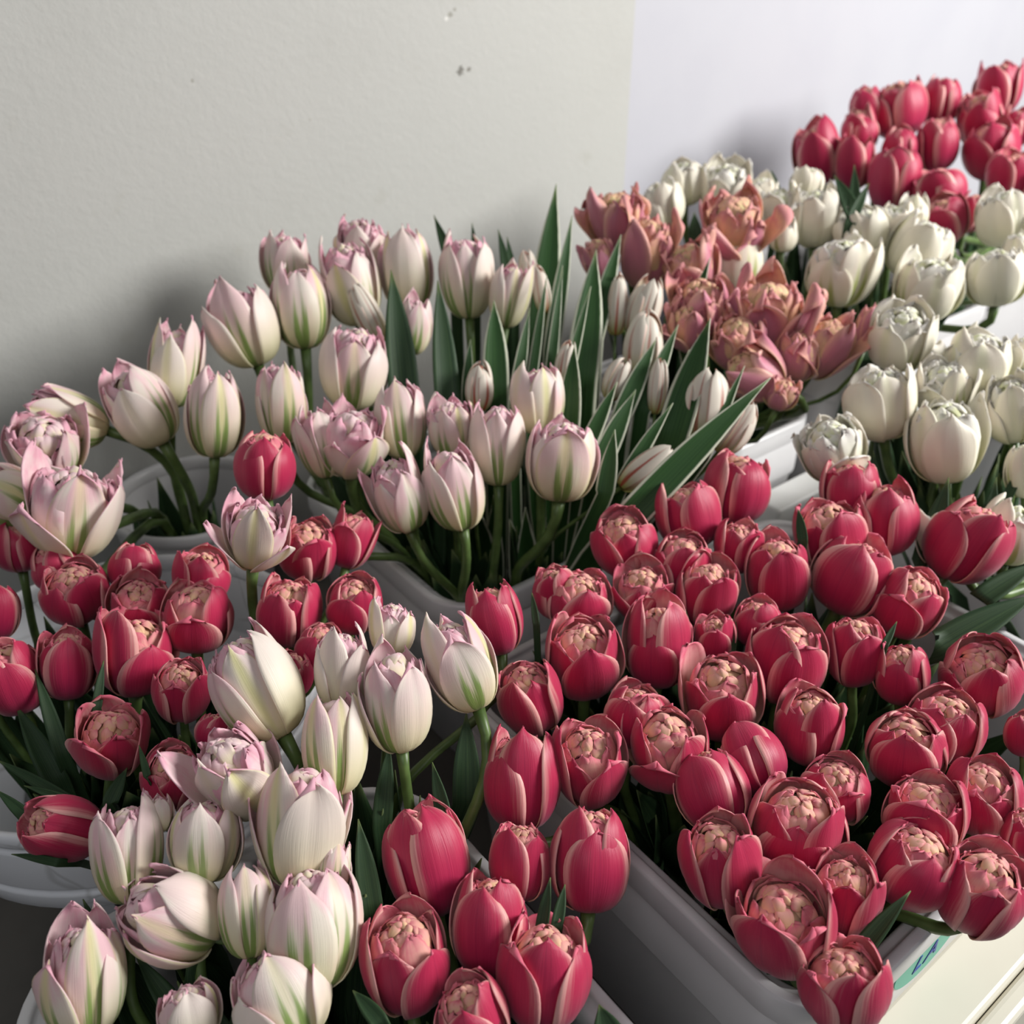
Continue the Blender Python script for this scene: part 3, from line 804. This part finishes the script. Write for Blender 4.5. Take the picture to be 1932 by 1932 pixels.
# ------------------------------------------------------------------ tulips
def interp(pts, y):
    if y <= pts[0][0]: return pts[0][1]
    for (a, ta), (b, tb) in zip(pts, pts[1:]):
        if y <= b: return ta+(tb-ta)*(y-a)/(b-a)
    return pts[-1][1]
KIND = {'R': ('red', 'red_in', 'red_heart'), 'P': ('pale', 'pale_in', 'pale_in'), 'W': ('white', 'white_in', 'white_in'),
        'S': ('salmon', 'salmon_in', 'salmon_in'), 'B': ('bud', 'bud_in', 'bud_in')}
OWN = []
def make_tulip(sec, var, cont, group, row, label, idx):
    x, y, w, h, roll, tip, opn = row
    seed = int(x*13+y*7+idx*31) % 99991; rng = random.Random(seed)
    t = interp(FLOWERS[sec][3], y)
    P = at(x, y, t); vr = ray(x, y); vr = vr/np.linalg.norm(vr)
    ra, ti = math.radians(roll), math.radians(tip)
    side = np.cross(vr, UP); side /= np.linalg.norm(side); upv = np.cross(side, vr)
    ax = math.cos(ti)*(math.sin(ra)*side+math.cos(ra)*upv)-math.sin(ti)*vr
    ax /= np.linalg.norm(ax)
    W = w*t/FPX; hh = h*t/FPX
    H = math.sqrt(max(hh*hh-(W*math.sin(ti))**2, (.55*W)**2*math.cos(ti)**2))/max(math.cos(ti), .35)
    lo, hi = (.95, 1.22) if var == 'R' else (.95, 1.55)
    if var == 'B': lo, hi = 1.3, 2.7
    H = min(max(H, lo*W), hi*W)
    flw = max(0, opn-.5)*(.55 if var != 'R' else .30)
    R = W/2/(1+flw*.35)/1.0
    base = P-ax*H*.5
    Mx = frame_from_axis(ax, rng.uniform(0, 6.28))
    # foot and stem
    cx, cy = center(cont); z1 = CONT[cont][2]
    qx, qy = clampin(cont, base[0]-ax[0]*.05, base[1]-ax[1]*.05, .026)
    fx, fy = cx+(qx-cx)*.62, cy+(qy-cy)*.62
    fx, fy = clampin(cont, fx, fy, .098 if cont == 'B2' else .045)
    foot = np.array([fx, fy, FLOOR+.008])
    zq = min(z1-.012, base[2]-.02)
    pas = np.array([qx, qy, zq])
    root = empty('tulip', tuple(foot), label, 'tulip', group)
    # stem: foot -> pass point below the rim -> head
    d = pas-foot
    C1 = bez([foot, foot+d*.5, pas], 6)
    L = np.linalg.norm(base-pas)
    C2 = bez([pas, pas+d/np.linalg.norm(d)*L*.4, base-ax*L*.45, base+ax*H*.03], 9)[1:]
    C = np.concatenate([C1, C2])
    sr = (.0042 if var != 'B' else .0032)*min(1.15, W/.055)
    V, F = tube(C, [sr*1.1]*5+[sr]*(len(C)-6)+[sr*1.25], 8)
    obj('stem', mesh('stem', V-foot, F, [M['stem']]), root)
    mo, mi_, mh = KIND[var]
    peony = (var == 'P' and opn >= .7) or (var == 'S') or (var == 'W' and opn >= .6)
    style = 'bud' if var == 'B' else 'peony' if peony else 'heart' if (var == 'R' or var == 'W') else ('tight' if opn < .35 else 'heart')
    # petals
    def place(V): return V@Mx.T + (base-foot)
    if var == 'R':   phb = 2.74-.80*opn
    elif var == 'B': phb = 2.95-.5*opn
    else:            phb = 2.62-.75*opn
    pref = phb
    n1 = 3; n2 = 3
    t0 = rng.uniform(0, 6.28)
    hw = {'R': 1.27, 'P': 1.17, 'W': 1.12, 'S': 1.0, 'B': 1.1}[var]
    rip = {'R': .022, 'P': .025, 'W': .035, 'S': .09, 'B': .01}[var]*(1+opn)
    pt = {'R': .62, 'P': .82, 'W': .6, 'S': .6, 'B': .8}[var]
    for k in range(n1+n2):
        outer = k < n1
        th = t0+6.283*(k % 3)/3+(0 if outer else 1.047)+rng.uniform(-.16, .16)
        Rk = R*(1.0 if outer else .90)*rng.uniform(.97, 1.02)
        Hk = H*(rng.uniform(.82, 1.02) if outer else rng.uniform(.90, 1.04))
        ph = phb+rng.uniform(-.22, .16)*(1+opn)
        fl = flw*rng.uniform(.3, 1.6) if outer else flw*rng.uniform(0, .8)
        if outer and k == 0 and opn >= .5: fl += .22*opn
        if outer and k == 1 and var == 'P' and opn >= .3: fl += .16
        V, U = petal(rng, Rk, Hk, ph, th, hw*rng.uniform(.93, 1.06), flare=fl, ripple=rip, curl=rng.uniform(-.03, .07)+.04*opn,
                     crease=.035, nu=13, nv=16, tipcurl=rng.uniform(-.1, .2), phref=pref, point=pt, tp=2.7)
        me = mesh('petal', place(V), grid_faces(13, 16), [M[mo], M[mi_]], U)
        obj('petal', me, root, solid=.0007*max(1, W/.05))
    V, U, F = inner_mesh(rng, R*.835, H*.95, style, pref, opn)
    V = V.copy(); V[:, 2] = V[:, 2]*.87+.13*H*.95
    me = mesh('inner_petals', place(V), F, [M[mh], M[mh]], U)
    obj('inner_petals', me, root, solid=.0006)
    # own leaves: rise from the lower stem, end under the flower
    nl = 2 if var == 'B' or cont == 'I' else rng.choice((5, 6)) if cont in ('F', 'G', 'H') else rng.choice((3, 4))
    for k in range(nl):
        a = rng.uniform(0, 6.28); s0 = C1[2]
        ex, ey = clampin(cont, pas[0]+.028*math.cos(a), pas[1]+.028*math.sin(a), .02)
        e = np.array([ex+rng.uniform(-.01, .01), ey+rng.uniform(-.01, .01), min(base[2]-.008-rng.uniform(0, .05), z1+rng.uniform(-.03, .05))])
        if cont in ('F', 'G', 'H'):
            e = np.array([ex+rng.uniform(-.03, .03), ey+rng.uniform(-.03, .03), base[2]-rng.uniform(.02, .08)])
        mid = np.array([(s0[0]+ex)/2+.01*math.cos(a), (s0[1]+ey)/2+.01*math.sin(a), (s0[2]+e[2])/2])
        CC = bez([s0, mid, e], 9)
        V, U, F = blade(CC, rng.uniform(.028, .042), np.array([math.cos(a), math.sin(a), .4])*-1, fold=.35)
        obj('leaf', mesh('leaf', V-foot, F, [M['leafv' if var == 'B' else 'leaf']]*2, U), root, solid=.0008)
    OWN.append((sec, cont, root, foot, P, pas, base))
idx = 0
for sec, (var, cont, group, tp, txt) in FLOWERS.items():
    for ln in txt.strip().splitlines():
        nums, label = ln.split('|'); row = [float(q) for q in nums.split()]
        cc = cont
        if sec == 'front_red' and row[0] == 932: cc = 'D'
        make_tulip(sec, var, cc, group, row, label.strip(), idx); idx += 1
used = {}
for ln in LEAVES.strip().splitlines():
    q = ln.split(); tx, ty, bx, by, w, t = [float(a) for a in q[:6]]; vm, sec = q[6], q[7]
    T = at(tx, ty, t); B = at(bx, by, t-.012)
    cont = FLOWERS[sec][1]
    c2 = [o for o in OWN if o[0] == sec]
    o = min(c2, key=lambda o: np.linalg.norm(o[5]-B)+.03*used.get(o[2].name, 0))
    used[o[2].name] = used.get(o[2].name, 0)+1
    foot, root = o[3], o[2]
    qx, qy = clampin(cont, B[0], B[1], .02)
    z1 = CONT[cont][2]
    B2_ = B if B[2] > z1 else np.array([qx, qy, min(B[2], z1-.01)])
    low = np.array([foot[0]*.6+qx*.4, foot[1]*.6+qy*.4, FLOOR+.03])
    CC1 = bez([low, np.array([qx, qy, z1-.05]), B2_], 6)
    bow = (T-B2_)*.5+B2_ + np.array([0, 0, 1])*.04*np.linalg.norm(T-B2_)
    CC = np.concatenate([CC1, bez([B2_, bow, T], 11)[1:]])
    V, U, F = blade(CC, w*t/FPX*1.05, -ray(tx, ty)+np.array([0, 0, .35])+np.random.RandomState(int(tx)+500).uniform(-.35, .35, 3), fold=.22, shape=.5)
    ob = obj('leaf', mesh('leaf', V-foot, F, [M['leafv' if vm == 'V' else 'leaf']]*2, U), root, solid=.0009)
    if vm == 'V': ob['label'] = 'green leaf with cream margin'

# ------------------------------------------------------------------ light: a large window to the right, an added overhead fill, dim ambient
def area(name, loc, target, size, sizey, power, col):
    l = bpy.data.lights.new(name, 'AREA'); l.shape = 'RECTANGLE'; l.size = size; l.size_y = sizey; l.energy = power; l.color = col
    o = bpy.data.objects.new(name, l); COL.objects.link(o); o.location = loc
    d = Vector(target)-Vector(loc); o.rotation_euler = d.to_track_quat('-Z', 'Y').to_euler(); return o
area('window_light', (2.25, -.85, 1.92), (.5, .7, .8), .9, 1.0, 98, (1.0, .985, .96))
area('fill_light', (-.6, -.5, 2.3), (.2, .5, .8), 1.0, 1.0, 7, (.97, .98, 1.0))  # added soft fill to brighten flower hearts and the left bucket, no actual fixture
Wd = bpy.data.worlds.new('world'); SC.world = Wd; Wd.use_nodes = True
bg = Wd.node_tree.nodes['Background']; bg.inputs[0].default_value = (.82, .88, 1.0, 1); bg.inputs[1].default_value = .09
SC.view_settings.view_transform = 'Standard'; SC.view_settings.look = 'None'
SC.view_settings.exposure = 0.0; SC.view_settings.gamma = 1
SC.view_settings.use_curve_mapping = False
